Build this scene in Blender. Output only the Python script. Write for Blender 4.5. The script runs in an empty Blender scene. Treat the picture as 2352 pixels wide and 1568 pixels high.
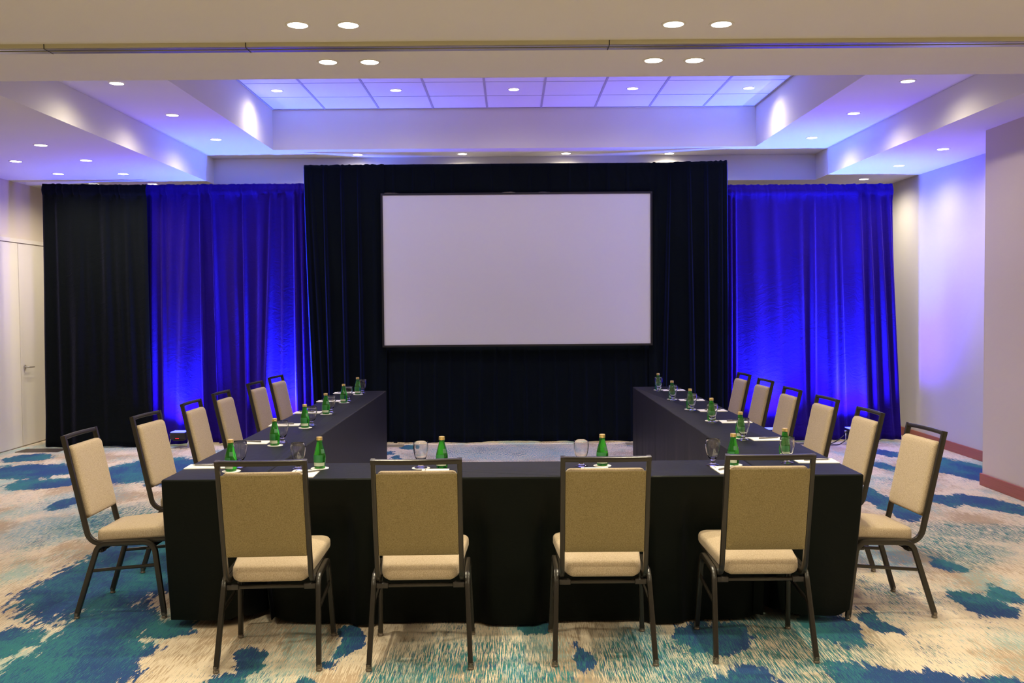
import bpy, bmesh, math, random
import numpy as np
from mathutils import Vector, Matrix

scene = bpy.context.scene
C = scene.collection
PI = math.pi
rng = np.random.default_rng(11)

# ------------------------------------------------------------------ camera
F_PX, PITCH, YAW, ROLL, EYE = 2197.8, -0.0362, 0.0019, 0.0079, 1.5935
f = Vector((math.sin(YAW) * math.cos(PITCH), math.cos(YAW) * math.cos(PITCH), math.sin(PITCH)))
r = Vector((math.cos(YAW), -math.sin(YAW), 0))
u = r.cross(f)
r2 = r * math.cos(ROLL) - u * math.sin(ROLL)
u2 = r * math.sin(ROLL) + u * math.cos(ROLL)
cam = bpy.data.cameras.new('camera')
cam.sensor_width = 36
cam.lens = 36 * F_PX / 2352
cam.clip_start = .05
co = bpy.data.objects.new('camera', cam)
C.objects.link(co)
co.matrix_world = Matrix(((r2.x, u2.x, -f.x, 0), (r2.y, u2.y, -f.y, 0), (r2.z, u2.z, -f.z, EYE), (0, 0, 0, 1)))
scene.camera = co

vs = scene.view_settings
vs.view_transform = 'Standard'
vs.look = 'None'
vs.gamma = 1
vs.exposure = 0.2
vs.use_curve_mapping = False
scene.cycles.caustics_reflective = False
scene.cycles.caustics_refractive = False
scene.cycles.sample_clamp_indirect = 6
scene.cycles.max_bounces = 8
scene.cycles.transmission_bounces = 8
scene.cycles.glossy_bounces = 3
scene.cycles.adaptive_threshold = .02

w = bpy.data.worlds.new('world')
scene.world = w
w.use_nodes = True
w.node_tree.nodes['Background'].inputs[0].default_value = (.02, .018, .015, 1)
w.node_tree.nodes['Background'].inputs[1].default_value = 1


# ------------------------------------------------------------------ materials
class NT:
    def __init__(s, name):
        s.m = bpy.data.materials.new(name)
        s.m.use_nodes = True
        s.t = s.m.node_tree
        s.b = s.t.nodes['Principled BSDF']

    def n(s, kind, **kw):
        nd = s.t.nodes.new(kind)
        for k, v in kw.items():
            if k.startswith('i_'):
                nd.inputs[int(k[2:])].default_value = v
            else:
                setattr(nd, k, v)
        return nd

    def l(s, a, b):
        s.t.links.new(a, b)

    def math(s, op, a, b=None, c=None):
        nd = s.n('ShaderNodeMath', operation=op)
        for i, v in enumerate((a, b, c)):
            if v is None:
                continue
            if isinstance(v, (int, float)):
                nd.inputs[i].default_value = v
            else:
                s.l(v, nd.inputs[i])
        return nd.outputs[0]

    def noise(s, vec, scale, detail=2, rough=.5):
        nd = s.n('ShaderNodeTexNoise')
        nd.inputs['Scale'].default_value = scale
        nd.inputs['Detail'].default_value = detail
        nd.inputs['Roughness'].default_value = rough
        s.l(vec, nd.inputs['Vector'])
        return nd.outputs['Fac']

    def scaled(s, vec, sc, off=(0, 0, 0)):
        nd = s.n('ShaderNodeMapping')
        nd.inputs['Scale'].default_value = sc
        nd.inputs['Location'].default_value = off
        s.l(vec, nd.inputs['Vector'])
        return nd.outputs['Vector']

    def step(s, v, lo, hi):
        nd = s.n('ShaderNodeMapRange', interpolation_type='SMOOTHSTEP')
        s.l(v, nd.inputs['Value'])
        nd.inputs['From Min'].default_value = lo
        nd.inputs['From Max'].default_value = hi
        return nd.outputs['Result']

    def mix(s, fac, a, b):
        nd = s.n('ShaderNodeMix', data_type='RGBA')
        if isinstance(fac, (int, float)):
            nd.inputs[0].default_value = fac
        else:
            s.l(fac, nd.inputs[0])
        for i, v in ((6, a), (7, b)):
            if isinstance(v, tuple):
                nd.inputs[i].default_value = (*v, 1)
            else:
                s.l(v, nd.inputs[i])
        return nd.outputs[2]

    def coords(s):
        return s.n('ShaderNodeTexCoord').outputs['Object']

    def bump(s, h, strength=.3, dist=.01):
        nd = s.n('ShaderNodeBump')
        nd.inputs['Strength'].default_value = strength
        nd.inputs['Distance'].default_value = dist
        s.l(h, nd.inputs['Height'])
        s.l(nd.outputs[0], s.b.inputs['Normal'])


def plain(name, col, rough=.6, metal=0, spec=.5, **kw):
    t = NT(name)
    t.b.inputs['Base Color'].default_value = (*col, 1)
    t.b.inputs['Roughness'].default_value = rough
    t.b.inputs['Metallic'].default_value = metal
    t.b.inputs['Specular IOR Level'].default_value = spec
    for k, v in kw.items():
        t.b.inputs[k.replace('_', ' ')].default_value = v
    return t.m


def painted(name, col, var=.03, rough=.85):
    t = NT(name)
    c = t.coords()
    n = t.noise(c, 1.3, 3)
    lo = tuple(x * (1 - var) for x in col)
    hi = tuple(min(1, x * (1 + var)) for x in col)
    t.l(t.mix(n, lo, hi), t.b.inputs['Base Color'])
    t.b.inputs['Roughness'].default_value = rough
    t.b.inputs['Specular IOR Level'].default_value = .25
    t.bump(t.noise(c, 160, 2), .05, .002)
    return t.m


def emitter(name, col, strength):
    t = NT(name)
    t.b.inputs['Base Color'].default_value = (*col, 1)
    t.b.inputs['Emission Color'].default_value = (*col, 1)
    t.b.inputs['Emission Strength'].default_value = strength
    return t.m


def tweed(name, dark, light):
    t = NT(name)
    c = t.coords()
    a = t.noise(t.scaled(c, (1, 1, .45)), 420, 2, .7)
    b = t.noise(c, 260, 3, .7)
    t.l(t.mix(t.step(t.math('ADD', t.math('MULTIPLY', a, .5), t.math('MULTIPLY', b, .5)), .32, .68), dark, light), t.b.inputs['Base Color'])
    t.b.inputs['Roughness'].default_value = .95
    t.b.inputs['Specular IOR Level'].default_value = .15
    t.b.inputs['Sheen Weight'].default_value = .15
    t.bump(a, .35, .002)
    return t.m


def velour(name, col, sheen, tint, crinkle=.5):
    t = NT(name)
    c = t.coords()
    big = t.noise(t.scaled(c, (1, 1, .35)), 5, 3)
    t.l(t.mix(big, tuple(x * .8 for x in col), tuple(x * 1.2 for x in col)), t.b.inputs['Base Color'])
    t.b.inputs['Roughness'].default_value = .9
    t.b.inputs['Specular IOR Level'].default_value = .015
    t.b.inputs['Sheen Weight'].default_value = sheen
    t.b.inputs['Sheen Roughness'].default_value = .45
    t.b.inputs['Sheen Tint'].default_value = (*tint, 1)
    dist = t.noise(t.scaled(c, (1.1, 1, .9)), 4, 2)
    v = t.n('ShaderNodeVectorMath', operation='ADD')
    t.l(t.scaled(c, (9, 9, 26)), v.inputs[0])
    sc = t.n('ShaderNodeVectorMath', operation='SCALE')
    cc = t.n('ShaderNodeCombineXYZ')
    t.l(dist, cc.inputs[0]); t.l(dist, cc.inputs[2])
    t.l(cc.outputs[0], sc.inputs[0]); sc.inputs['Scale'].default_value = 9
    t.l(sc.outputs[0], v.inputs[1])
    wr = t.noise(v.outputs[0], 1, 3, .6)
    fine = t.noise(t.scaled(c, (60, 60, 300)), 1, 2)
    t.bump(t.math('ADD', wr, t.math('MULTIPLY', fine, .25)), crinkle, .012)
    return t.m


M = {}
M['ceiling'] = painted('ceiling_paint', (.78, .76, .73))
M['wall_white'] = painted('white_wall_paint', (.56, .54, .53))
M['wall_beige'] = painted('beige_wall_paint', (.62, .55, .47))
M['wall_tan'] = painted('tan_wall_paint', (.66, .58, .52))
M['door'] = painted('door_paint', (.68, .64, .58), .015, .55)
M['tile'] = painted('ceiling_tile_board', (.80, .79, .78))
M['tee'] = plain('ceiling_tee_metal', (.42, .40, .42), .5)
M['track'] = painted('track_cover_warm_lit', (.60, .56, .38), .02, .5)  # warm lamplight put into the yellow of the cover
M['track_metal'] = plain('track_aluminium', (.46, .44, .50), .35, .85)
M['track_slot'] = plain('track_slot_dark', (.03, .03, .03), .6)
M['steel'] = plain('brushed_steel', (.55, .53, .5), .3, 1)
M['gold'] = plain('gold_cap', (.80, .60, .25), .32, .75)
M['frame'] = plain('bronze_powder_coat', (.022, .0185, .0145), .28, .0, .45)
M['glide'] = plain('clear_glide', (.20, .17, .14), .22, .5)
M['plastic'] = plain('dark_plastic', (.035, .03, .027), .5)
M['board'] = plain('seat_board_black', (.02, .018, .016), .7)
M['seat_fabric'] = tweed('oatmeal_tweed', (.36, .27, .17), (.60, .49, .36))
M['back_fabric'] = tweed('oatmeal_tweed_shaded', (.19, .142, .058), (.34, .27, .135))  # seat tweed darkened to stand for lower light on the backs
M['drape_blue_lit'] = velour('black_velour_blue_lit', (.016, .0065, .155), .40, (.22, .12, 1.0), .7)  # black velour with the blue uplight put into base and sheen colour
M['drape_black'] = velour('black_velour', (.0044, .0058, .0062), .12, (.5, .5, 1.0), .6)
M['drape_dress'] = velour('black_dress_kit_velour', (.0046, .0068, .0066), .30, (.12, .16, 1.0), .15)  # blue sheen tint imitates uplight along the fold edges
M['cloth'] = velour('charcoal_table_linen', (.0025, .0042, .0028), .05, (.55, .5, 1.0), .10)
M['cloth'].node_tree.nodes['Principled BSDF'].inputs['Roughness'].default_value = .5
M['cloth'].node_tree.nodes['Principled BSDF'].inputs['Specular IOR Level'].default_value = .11
M['screen'] = plain('screen_vinyl', (.66, .655, .66), .8, 0, .2)
M['black_metal'] = plain('black_metal', (.012, .012, .014), .4, 0, .5)
M['paper'] = plain('white_paper', (.88, .86, .82), .8, 0, .2)
M['coaster'] = plain('white_coaster_board', (.86, .84, .80), .8, 0, .2)
M['ink'] = plain('grey_ink', (.22, .22, .26), .8)
M['pen'] = plain('grey_pen_barrel', (.16, .15, .15), .35, .3)
M['lens'] = emitter('downlight_lens', (1, .90, .74), 14)
M['led'] = emitter('blue_led', (.05, .06, 1), 7)
M['red'] = emitter('red_readout', (1, .02, .03), 1.1)
M['baseplate'] = plain('stand_base_brown', (.075, .06, .05), .5, .3)
M['basegold'] = plain('stand_base_brass', (.45, .40, .28), .4, .4)


def glass(name, col, rough=.02, ior=1.45):
    t = NT(name)
    t.b.inputs['Base Color'].default_value = (*col, 1)
    t.b.inputs['Roughness'].default_value = rough
    t.b.inputs['IOR'].default_value = ior
    t.b.inputs['Transmission Weight'].default_value = 1
    return t.m


M['glass'] = glass('clear_glass', (1, 1, 1))
tb = NT('green_bottle_glass')
tb.b.inputs['Base Color'].default_value = (.05, .50, .045, 1)
tb.b.inputs['Roughness'].default_value = .06
tb.b.inputs['IOR'].default_value = 1.42
tb.b.inputs['Transmission Weight'].default_value = .82
M['bottle'] = tb.m
M['label'] = plain('pale_bottle_label', (.52, .58, .46), .6)
M['label_mid'] = plain('soft_green_label', (.06, .19, .09), .5)
M['label_green'] = plain('green_bottle_label', (.03, .20, .06), .5)

tw = NT('cherry_wood')
cw = tw.coords()
g = tw.noise(tw.scaled(cw, (6, 1.2, 40)), 3, 4, .6)
tw.l(tw.mix(g, (.25, .068, .048), (.42, .12, .085)), tw.b.inputs['Base Color'])
tw.b.inputs['Roughness'].default_value = .4
M['wood'] = tw.m

# carpet --------------------------------------------------------------------
BLOBS = [(-4.83,9.47,0.51,0.43,'N'),(-3.59,9.49,0.47,0.71,'N'),(-5.23,10.34,0.22,0.28,'N'),(-3.19,8.78,0.16,0.18,'N'),(-4.52,8.97,0.10,0.14,'N'),(-4.31,8.74,0.29,0.28,'N'),(-3.67,7.92,0.11,0.27,'T'),(-2.38,5.61,0.38,0.71,'N'),(-2.22,5.52,0.24,0.48,'T'),(-2.46,6.24,0.25,0.34,'T'),(-2.04,4.68,0.22,0.44,'T'),(-1.97,4.15,0.30,0.42,'T'),(-2.43,4.51,0.13,0.27,'N'),(-1.71,4.73,0.13,0.17,'N'),(-1.22,3.99,0.10,0.15,'N'),(-1.20,4.32,0.06,0.18,'N'),(-0.79,4.53,0.06,0.27,'N'),(-0.88,3.99,0.04,0.11,'N'),(0.12,4.69,0.06,0.11,'N'),(0.31,4.31,0.06,0.20,'N'),(0.80,4.56,0.04,0.07,'N'),(0.85,4.42,0.05,0.10,'N'),(0.98,3.95,0.14,0.19,'T'),(1.58,4.69,0.13,0.29,'T'),(1.54,3.93,0.18,0.27,'N'),(1.75,3.84,0.16,0.26,'T'),(2.02,3.81,0.16,0.23,'N'),(1.81,4.86,0.06,0.10,'T'),(1.84,4.69,0.06,0.14,'T'),(2.50,5.00,0.11,0.25,'N'),(2.67,5.21,0.07,0.15,'N'),(3.00,7.76,0.12,0.56,'N'),(2.97,7.22,0.10,0.33,'N'),(3.52,7.71,0.11,0.24,'N'),(3.76,7.62,0.16,0.29,'N'),(3.86,7.37,0.17,0.28,'N'),(4.33,9.18,0.25,0.73,'N'),(4.00,10.15,0.12,0.27,'N'),(3.67,9.36,0.10,0.25,'N'),(2.64,5.78,0.08,0.15,'T'),(-1.33,10.44,0.07,0.16,'N'),(-1.16,10.88,0.10,0.17,'N'),(-1.21,10.15,0.06,0.12,'N'),(0.97,4.57,0.17,0.24,'T')]
STREAKS = [(-0.18,4.22,0.36,0.42),(0.12,4.02,0.16,0.22),(.62,4.25,.30,.42),(1.28,4.38,0.42,0.48),(-.55,4.1,.10,.3),(2.87,6.13,0.30,0.40),(-2.2,6.0,0.35,0.5),(0.7,4.35,0.3,0.3),(3.3,6.6,.5,.3),(-2.9,7.2,.5,.6)]
AQUAS = [(2.32,6.04,0.22,0.55),(-3.62,8.00,0.30,0.55),(-3.37,6.95,0.35,0.59),(-4.81,11.18,0.89,0.54),(-0.02,10.43,1.09,0.63),(0.04,4.10,0.09,0.25),(0.63,4.43,0.14,0.40),(2.9,4.4,.2,.3)]
ct = NT('patterned_carpet')
cv = ct.coords()
n_out = ct.n('ShaderNodeTexNoise'); n_out.inputs['Scale'].default_value = 4.6; n_out.inputs['Detail'].default_value = 5
ct.l(ct.scaled(cv, (1.3, .8, 1)), n_out.inputs['Vector'])
n_str = ct.n('ShaderNodeTexNoise'); n_str.inputs['Scale'].default_value = 1; n_str.inputs['Detail'].default_value = 4; n_str.inputs['Roughness'].default_value = .65
ct.l(ct.scaled(cv, (130, 4.5, 1)), n_str.inputs['Vector'])
cx = ct.n('ShaderNodeCombineXYZ')
sx = ct.n('ShaderNodeSeparateXYZ'); ct.l(cv, sx.inputs[0])
so = ct.n('ShaderNodeSeparateColor'); ct.l(n_out.outputs['Color'], so.inputs[0])
ct.l(ct.math('ADD', sx.outputs[0], ct.math('MULTIPLY_ADD', so.outputs[0], .24, -.12)), cx.inputs[0])
ct.l(ct.math('ADD', ct.math('ADD', sx.outputs[1], ct.math('MULTIPLY_ADD', so.outputs[1], .44, -.22)), ct.math('MULTIPLY_ADD', n_str.outputs['Fac'], .26, -.13)), cx.inputs[1])
q = cx.outputs[0]


def blob_field(items):
    cur = None
    for it in items:
        bx, by, rx, ry = it[:4]
        ma = ct.n('ShaderNodeVectorMath', operation='MULTIPLY_ADD')
        ct.l(q, ma.inputs[0])
        ma.inputs[1].default_value = (1 / rx, 1 / ry, 0)
        ma.inputs[2].default_value = (-bx / rx, -by / ry, 0)
        ln = ct.n('ShaderNodeVectorMath', operation='LENGTH')
        ct.l(ma.outputs[0], ln.inputs[0])
        cur = ln.outputs['Value'] if cur is None else ct.math('MINIMUM', cur, ln.outputs['Value'])
    return cur


pile = ct.noise(cv, 260, 2, .8)
st_a = ct.noise(ct.scaled(cv, (170, 8, 1), (3, 1, 0)), 1, 4, .7)
st_b = ct.noise(ct.scaled(cv, (230, 12, 1), (13, 7, 0)), 1, 3, .75)
patch = ct.noise(ct.scaled(cv, (1.7, .9, 1), (5, 2, 0)), 1, 3, .55)
patch2 = ct.noise(ct.scaled(cv, (2.4, 1.1, 1), (17, 9, 0)), 1, 3, .55)
cream = ct.mix(pile, (.58, .48, .36), (.80, .69, .54))
# tan, mauve and aqua streaks in patches
tan_f = ct.math('MULTIPLY', ct.step(ct.math('ADD', st_a, ct.math('MULTIPLY', ct.math('SUBTRACT', patch, .5), 1.2)), .50, .62), .8)
base = ct.mix(tan_f, cream, (.36, .25, .155))
aq = ct.math('MULTIPLY', ct.step(ct.math('ADD', st_b, ct.math('MULTIPLY', ct.math('SUBTRACT', patch2, .5), 1.0)),   .55, .64), .7)
base = ct.mix(aq, base, (.22, .42, .42))
fa = blob_field(AQUAS)
fa_m = ct.math('MULTIPLY', ct.step(fa, 1.3, .5), ct.step(st_b, .40, .56))
base = ct.mix(fa_m, base, (.17, .34, .42))
# streaky teal / navy zones
fs = blob_field(STREAKS)
fs_m = ct.math('MULTIPLY', ct.step(fs, 1.35, .6), ct.step(st_a, .44, .54))
spk = ct.math('MULTIPLY', ct.step(ct.math('ADD', st_b, ct.math('MULTIPLY', ct.math('SUBTRACT', patch, .5), -.9)), .63, .70), .85)
teal = ct.mix(ct.step(pile, .3, .7), (.010, .12, .14), (.04, .26, .25))
navy = ct.mix(ct.step(pile, .3, .7), (.009, .030, .125), (.018, .075, .25))
base = ct.mix(fs_m, base, ct.mix(ct.step(st_b, .50, .62), teal, navy))
base = ct.mix(spk, base, ct.mix(ct.step(st_a, .45, .55), teal, navy))
fn = blob_field(BLOBS)
rag = ct.noise(ct.scaled(cv, (34, 8, 1), (2, 5, 0)), 1, 4, .65)
fb = ct.math('SUBTRACT', ct.math('SUBTRACT', 1.10, fn), ct.math('ADD', ct.math('MULTIPLY', ct.math('SUBTRACT', rag, .5), 1.1), ct.math('MULTIPLY', ct.math('SUBTRACT', st_b, .5), .5)))
solid = ct.step(fb, 0, .035)
blobcol = ct.mix(ct.math('MULTIPLY', ct.step(ct.math('ADD', st_b, ct.math('MULTIPLY', ct.math('SUBTRACT', patch2, .5), .8)), .44, .60), .8), navy, teal)
holes = ct.math('MULTIPLY', ct.step(st_a, .66, .72), .7)
base = ct.mix(ct.math('MULTIPLY', solid, ct.math('SUBTRACT', 1, holes)), base, blobcol)
ct.l(base, ct.b.inputs['Base Color'])
ct.b.inputs['Roughness'].default_value = .97
ct.b.inputs['Specular IOR Level'].default_value = .08
ct.b.inputs['Sheen Weight'].default_value = .1
ct.bump(pile, .5, .004)
M['carpet'] = ct.m


# ------------------------------------------------------------------ helpers
def link(name, bm, mat, parent=None, smooth=False, angle=None):
    me = bpy.data.meshes.new(name)
    bm.normal_update()
    bm.to_mesh(me)
    bm.free()
    mats = mat if isinstance(mat, (list, tuple)) else [mat]
    for m_ in mats:
        me.materials.append(M[m_])
    if smooth:
        me.polygons.foreach_set('use_smooth', [True] * len(me.polygons))
        if angle:
            me.set_sharp_from_angle(angle=math.radians(angle))
    o = bpy.data.objects.new(name, me)
    C.objects.link(o)
    if parent:
        o.parent = parent
    return o


def tag(o, label, cat, group=None, kind=None):
    if label: o['label'] = label
    if cat: o['category'] = cat
    if group: o['group'] = group
    if kind: o['kind'] = kind
    return o


def thing(name, label, cat, loc=(0, 0, 0), rz=0, group=None):
    o = bpy.data.objects.new(name, None)
    o.empty_display_size = .1
    C.objects.link(o)
    o.location = loc
    o.rotation_euler = (0, 0, rz)
    return tag(o, label, cat, group)


def struct(name, bm, mat, parent=None, **k):
    o = link(name, bm, mat, parent, **k)
    if not parent:
        o['kind'] = 'structure'
    return o


def dup(root, loc, rz, label, group=None):
    t = root.copy()
    C.objects.link(t)
    t.location = loc
    t.rotation_euler = (0, 0, rz)
    t['label'] = label
    if group: t['group'] = group
    for ch in list(root.children):
        c = ch.copy(); C.objects.link(c); c.parent = t
        for g_ in list(ch.children):
            d = g_.copy(); C.objects.link(d); d.parent = c
    return t


def box(bm, x0, x1, y0, y1, z0, z1, bev=0):
    vs_ = [bm.verts.new((x, y, z)) for z in (z0, z1) for y in (y0, y1) for x in (x0, x1)]
    fs_ = [(0, 2, 3, 1), (4, 5, 7, 6), (0, 1, 5, 4), (2, 6, 7, 3), (0, 4, 6, 2), (1, 3, 7, 5)]
    faces = [bm.faces.new([vs_[i] for i in ff]) for ff in fs_]
    if bev:
        ed = list({e for ff in faces for e in ff.edges})
        bmesh.ops.bevel(bm, geom=ed, offset=bev, segments=2, profile=.5, affect='EDGES')
    return bm


def B(*a, **k):
    return box(bmesh.new(), *a, **k)


def quad(bm, pts):
    bm.faces.new([bm.verts.new(p) for p in pts])


def lathe(bm, prof, seg=28, z0=0, cap0=True, cap1=True, cx=0, cy=0):
    rings = []
    for rr, zz in prof:
        rings.append([bm.verts.new((cx + rr * math.cos(2 * PI * i / seg), cy + rr * math.sin(2 * PI * i / seg), z0 + zz)) for i in range(seg)])
    for a, b in zip(rings, rings[1:]):
        for i in range(seg):
            j = (i + 1) % seg
            bm.faces.new((a[i], a[j], b[j], b[i]))
    if cap0: bm.faces.new(list(reversed(rings[0])))
    if cap1: bm.faces.new(rings[-1])
    return bm


def sweep(bm, pts, wid, thk, lat=(1, 0, 0), rnd=.3, caps=True):
    """rectangular rounded profile along pts; wid along lat, thk across"""
    L = Vector(lat).normalized()
    cr = min(wid, thk) * rnd
    prof = []
    for sx_, sy_ in ((1, 1), (-1, 1), (-1, -1), (1, -1)):
        a, b = sx_ * (wid / 2 - cr), sy_ * (thk / 2 - cr)
        k = {(1, 1): 0, (-1, 1): 1, (-1, -1): 2, (1, -1): 3}[(sx_, sy_)]
        for t in (0, .5, 1):
            an = (k + t) * PI / 2
            prof.append((a + cr * math.cos(an), b + cr * math.sin(an)))
    P = [Vector(p) for p in pts]
    rings = []
    for i, p in enumerate(P):
        t = (P[min(i + 1, len(P) - 1)] - P[max(i - 1, 0)]).normalized()
        N = t.cross(L).normalized()
        Lr = N.cross(t).normalized()
        k = 1.0
        if 0 < i < len(P) - 1:
            d1 = (P[i] - P[i - 1]).normalized()
            k = 1 / max(.5, d1.dot(t))
        rings.append([bm.verts.new(p + Lr * a + N * (b * k)) for a, b in prof])
    n = len(prof)
    for a, b in zip(rings, rings[1:]):
        for i in range(n):
            j = (i + 1) % n
            bm.faces.new((a[i], a[j], b[j], b[i]))
    if caps:
        bm.faces.new(list(reversed(rings[0])))
        bm.faces.new(rings[-1])
    return bm


def tube(bm, pts, rad, seg=8):
    P = [Vector(p) for p in pts]
    rings = []
    ref = Vector((.31, .17, .93))
    for i, p in enumerate(P):
        t = (P[min(i + 1, len(P) - 1)] - P[max(i - 1, 0)]).normalized()
        a = t.cross(ref)
        a = a.normalized() if a.length > 1e-4 else Vector((1, 0, 0))
        b = t.cross(a).normalized()
        rings.append([bm.verts.new(p + (a * math.cos(2 * PI * k / seg) + b * math.sin(2 * PI * k / seg)) * rad) for k in range(seg)])
    for a, b in zip(rings, rings[1:]):
        for i in range(seg):
            j = (i + 1) % seg
            bm.faces.new((a[i], a[j], b[j], b[i]))
    bm.faces.new(list(reversed(rings[0]))); bm.faces.new(rings[-1])
    return bm


def arc(c, rad, a0, a1, n=7):
    return [(c[0] + rad * math.cos(math.radians(a0 + (a1 - a0) * i / (n - 1))), c[1] + rad * math.sin(math.radians(a0 + (a1 - a0) * i / (n - 1)))) for i in range(n)]


def fillet(pts, rad, n=6):
    """2-D polyline with rounded inner corners"""
    out = [pts[0]]
    for i in range(1, len(pts) - 1):
        p0, p1, p2 = (Vector(p) for p in pts[i - 1:i + 2])
        d0, d1 = (p0 - p1).normalized(), (p2 - p1).normalized()
        rr = rad[i - 1] if isinstance(rad, (list, tuple)) else rad
        ang = d0.angle(d1)
        t = rr / math.tan(ang / 2)
        a, b = p1 + d0 * t, p1 + d1 * t
        cen = p1 + (d0 + d1).normalized() * (rr / math.sin(ang / 2))
        va, vb = a - cen, b - cen
        tot = va.angle(vb)
        for k in range(n + 1):
            s = k / n
            v = (va * math.sin((1 - s) * tot) + vb * math.sin(s * tot)) / math.sin(tot)
            out.append(tuple(cen + v))
    out.append(pts[-1])
    return out


def round_poly(pts, rad, n=5):
    out = []
    N = len(pts)
    for i in range(N):
        seg = fillet([pts[i - 1], pts[i], pts[(i + 1) % N]], rad, n)
        out += seg[1:-1]
    return out


def pillow(bm, outline, rings, fn, dome=0.0, steps=4):
    """outline 2-D; rings [(inset, height)]; fn(x,y,h)->world; top closed by shrinking rings with dome height"""
    cx_ = sum(p[0] for p in outline) / len(outline)
    cy_ = sum(p[1] for p in outline) / len(outline)
    hx = max(abs(p[0] - cx_) for p in outline); hy = max(abs(p[1] - cy_) for p in outline)
    rv = []

    def ring(kx, ky, h):
        return [bm.verts.new(fn(cx_ + (p[0] - cx_) * kx, cy_ + (p[1] - cy_) * ky, h)) for p in outline]
    i0, h0 = rings[0]
    bottoms = []
    for s in range(1, steps):
        k = s / steps
        bottoms.append(ring((1 - i0 / hx) * k, (1 - i0 / hy) * k, h0))
    rv += bottoms
    for ins, h in rings:
        rv.append(ring(1 - ins / hx, 1 - ins / hy, h))
    il, hl = rings[-1]
    for s in range(steps - 1, 0, -1):
        k = s / steps
        rv.append(ring((1 - il / hx) * k, (1 - il / hy) * k, hl + dome * (1 - k * k)))
    n = len(outline)
    for a, b in zip(rv, rv[1:]):
        for i in range(n):
            j = (i + 1) % n
            bm.faces.new((a[i], a[j], b[j], b[i]))
    cb = bm.verts.new(fn(cx_, cy_, h0)); ctp = bm.verts.new(fn(cx_, cy_, hl + dome))
    for i in range(n):
        j = (i + 1) % n
        bm.faces.new((rv[0][j], rv[0][i], cb))
        bm.faces.new((rv[-1][i], rv[-1][j], ctp))
    bmesh.ops.recalc_face_normals(bm, faces=bm.faces)
    return bm


# ------------------------------------------------------------------ room
ZA, ZB, ZC = 3.085, 3.386, 3.84
XL, XR, XP, YP = -5.73, 4.75, 4.13, 8.33
YB, YF = 12.6, -3.5
AX0, AX1, AY0, AY1 = -3.521, 3.668, 6.29, 11.50
BX0, BX1, BY0, BY1 = -2.665, 2.800, 7.0, 10.90

bm = bmesh.new(); quad(bm, [(XL - .1, YF, 0), (XR + .1, YF, 0), (XR + .1, YB, 0), (XL - .1, YB, 0)])
struct('floor', bm, 'carpet')


def slab_with_hole(x0, x1, y0, y1, hx0, hx1, hy0, hy1, z, th):
    bm = bmesh.new()
    box(bm, x0, x1, y0, hy0, z, z + th)
    box(bm, x0, x1, hy1, y1, z, z + th)
    box(bm, x0, hx0, hy0, hy1, z, z + th)
    box(bm, hx1, x1, hy0, hy1, z, z + th)
    return bm


struct('ceiling', slab_with_hole(XL, XR, YF, YB, AX0, AX1, AY0, AY1, ZA, ZB - ZA), 'ceiling')
struct('ceiling_tray', slab_with_hole(AX0 - .3, AX1 + .3, AY0 - .3, AY1 + .3, BX0, BX1, BY0, BY1, ZB + .001, ZC - ZB), 'ceiling')
struct('ceiling_tiles', B(BX0 - .2, BX1 + .2, BY0 - .2, BY1 + .2, ZC + .001, ZC + .03), 'tile')
bm = bmesh.new()
for k in range(9):
    x = -2.07 + .61 * k
    if x < BX1: box(bm, x - .011, x + .011, BY0, BY1, ZC - .004, ZC)
y = 10.276
while y > BY0:
    box(bm, BX0, BX1, y - .0025, y + .0025, ZC - .002, ZC)
    y -= .63
box(bm, BX0, BX1, BY1 - .02, BY1, ZC - .006, ZC)
box(bm, BX0, BX0 + .02, BY0, BY1 - .02, ZC - .006, ZC)
box(bm, BX1 - .02, BX1, BY0, BY1 - .02, ZC - .006, ZC)
struct('ceiling_grid', bm, 'tee')

struct('wall_left', B(XL - .15, XL, YF, YB, 0, 3.6), 'wall_beige')
struct('wall_right', B(XR, XR + .15, YP, YB, 0, 3.6), 'wall_white')
struct('wall_right_front', B(XP, XR + .15, YF, YP, 0, ZA), 'wall_tan')
struct('wall_back', B(XL - .15, XR + .15, YB, YB + .15, 0, 3.6), 'wall_beige')
struct('wall_rear', B(XL - .15, XR + .15, YF - .15, YF, 0, 3.6), 'wall_tan')
struct('baseboard_right', B(XR - .015, XR, YP, YB, 0, .105, bev=.003), 'wood')
bm = B(XP - .018, XP, YF, YP + .018, 0, .105, bev=.003)
box(bm, XP, XR - .016, YP, YP + .018, 0, .105, bev=.003)
struct('baseboard_right_front', bm, 'wood')

# operable partition track: cover strip with warm light in its yellow colour, and slot, hung below the soffit
bm = B(XL, XP, 5.425, 5.437, ZA - .024, ZA)
box(bm, XL, XP, 5.437, 5.464, ZA - .026, ZA - .02)
box(bm, XL, XP, 5.490, 5.535, ZA - .026, ZA - .018)
tr = struct('trim_1', bm, ['track', 'track_metal'])
for pl in tr.data.polygons:
    if pl.normal.z < -.5: pl.material_index = 1
bm = B(XL, XP, 5.465, 5.489, ZA - .022, ZA - .001)
struct('track_slot', bm, 'track_slot', tr)
bm = bmesh.new()
for x in (-2.60, -1.47, .57):
    box(bm, x - .0025, x + .0025, 5.4235, 5.425, ZA - .026, ZA)
    box(bm, x - .0025, x + .0025, 5.425, 5.535, ZA - .0275, ZA - .026)
struct('track_joint', bm, 'track_slot', tr)

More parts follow.
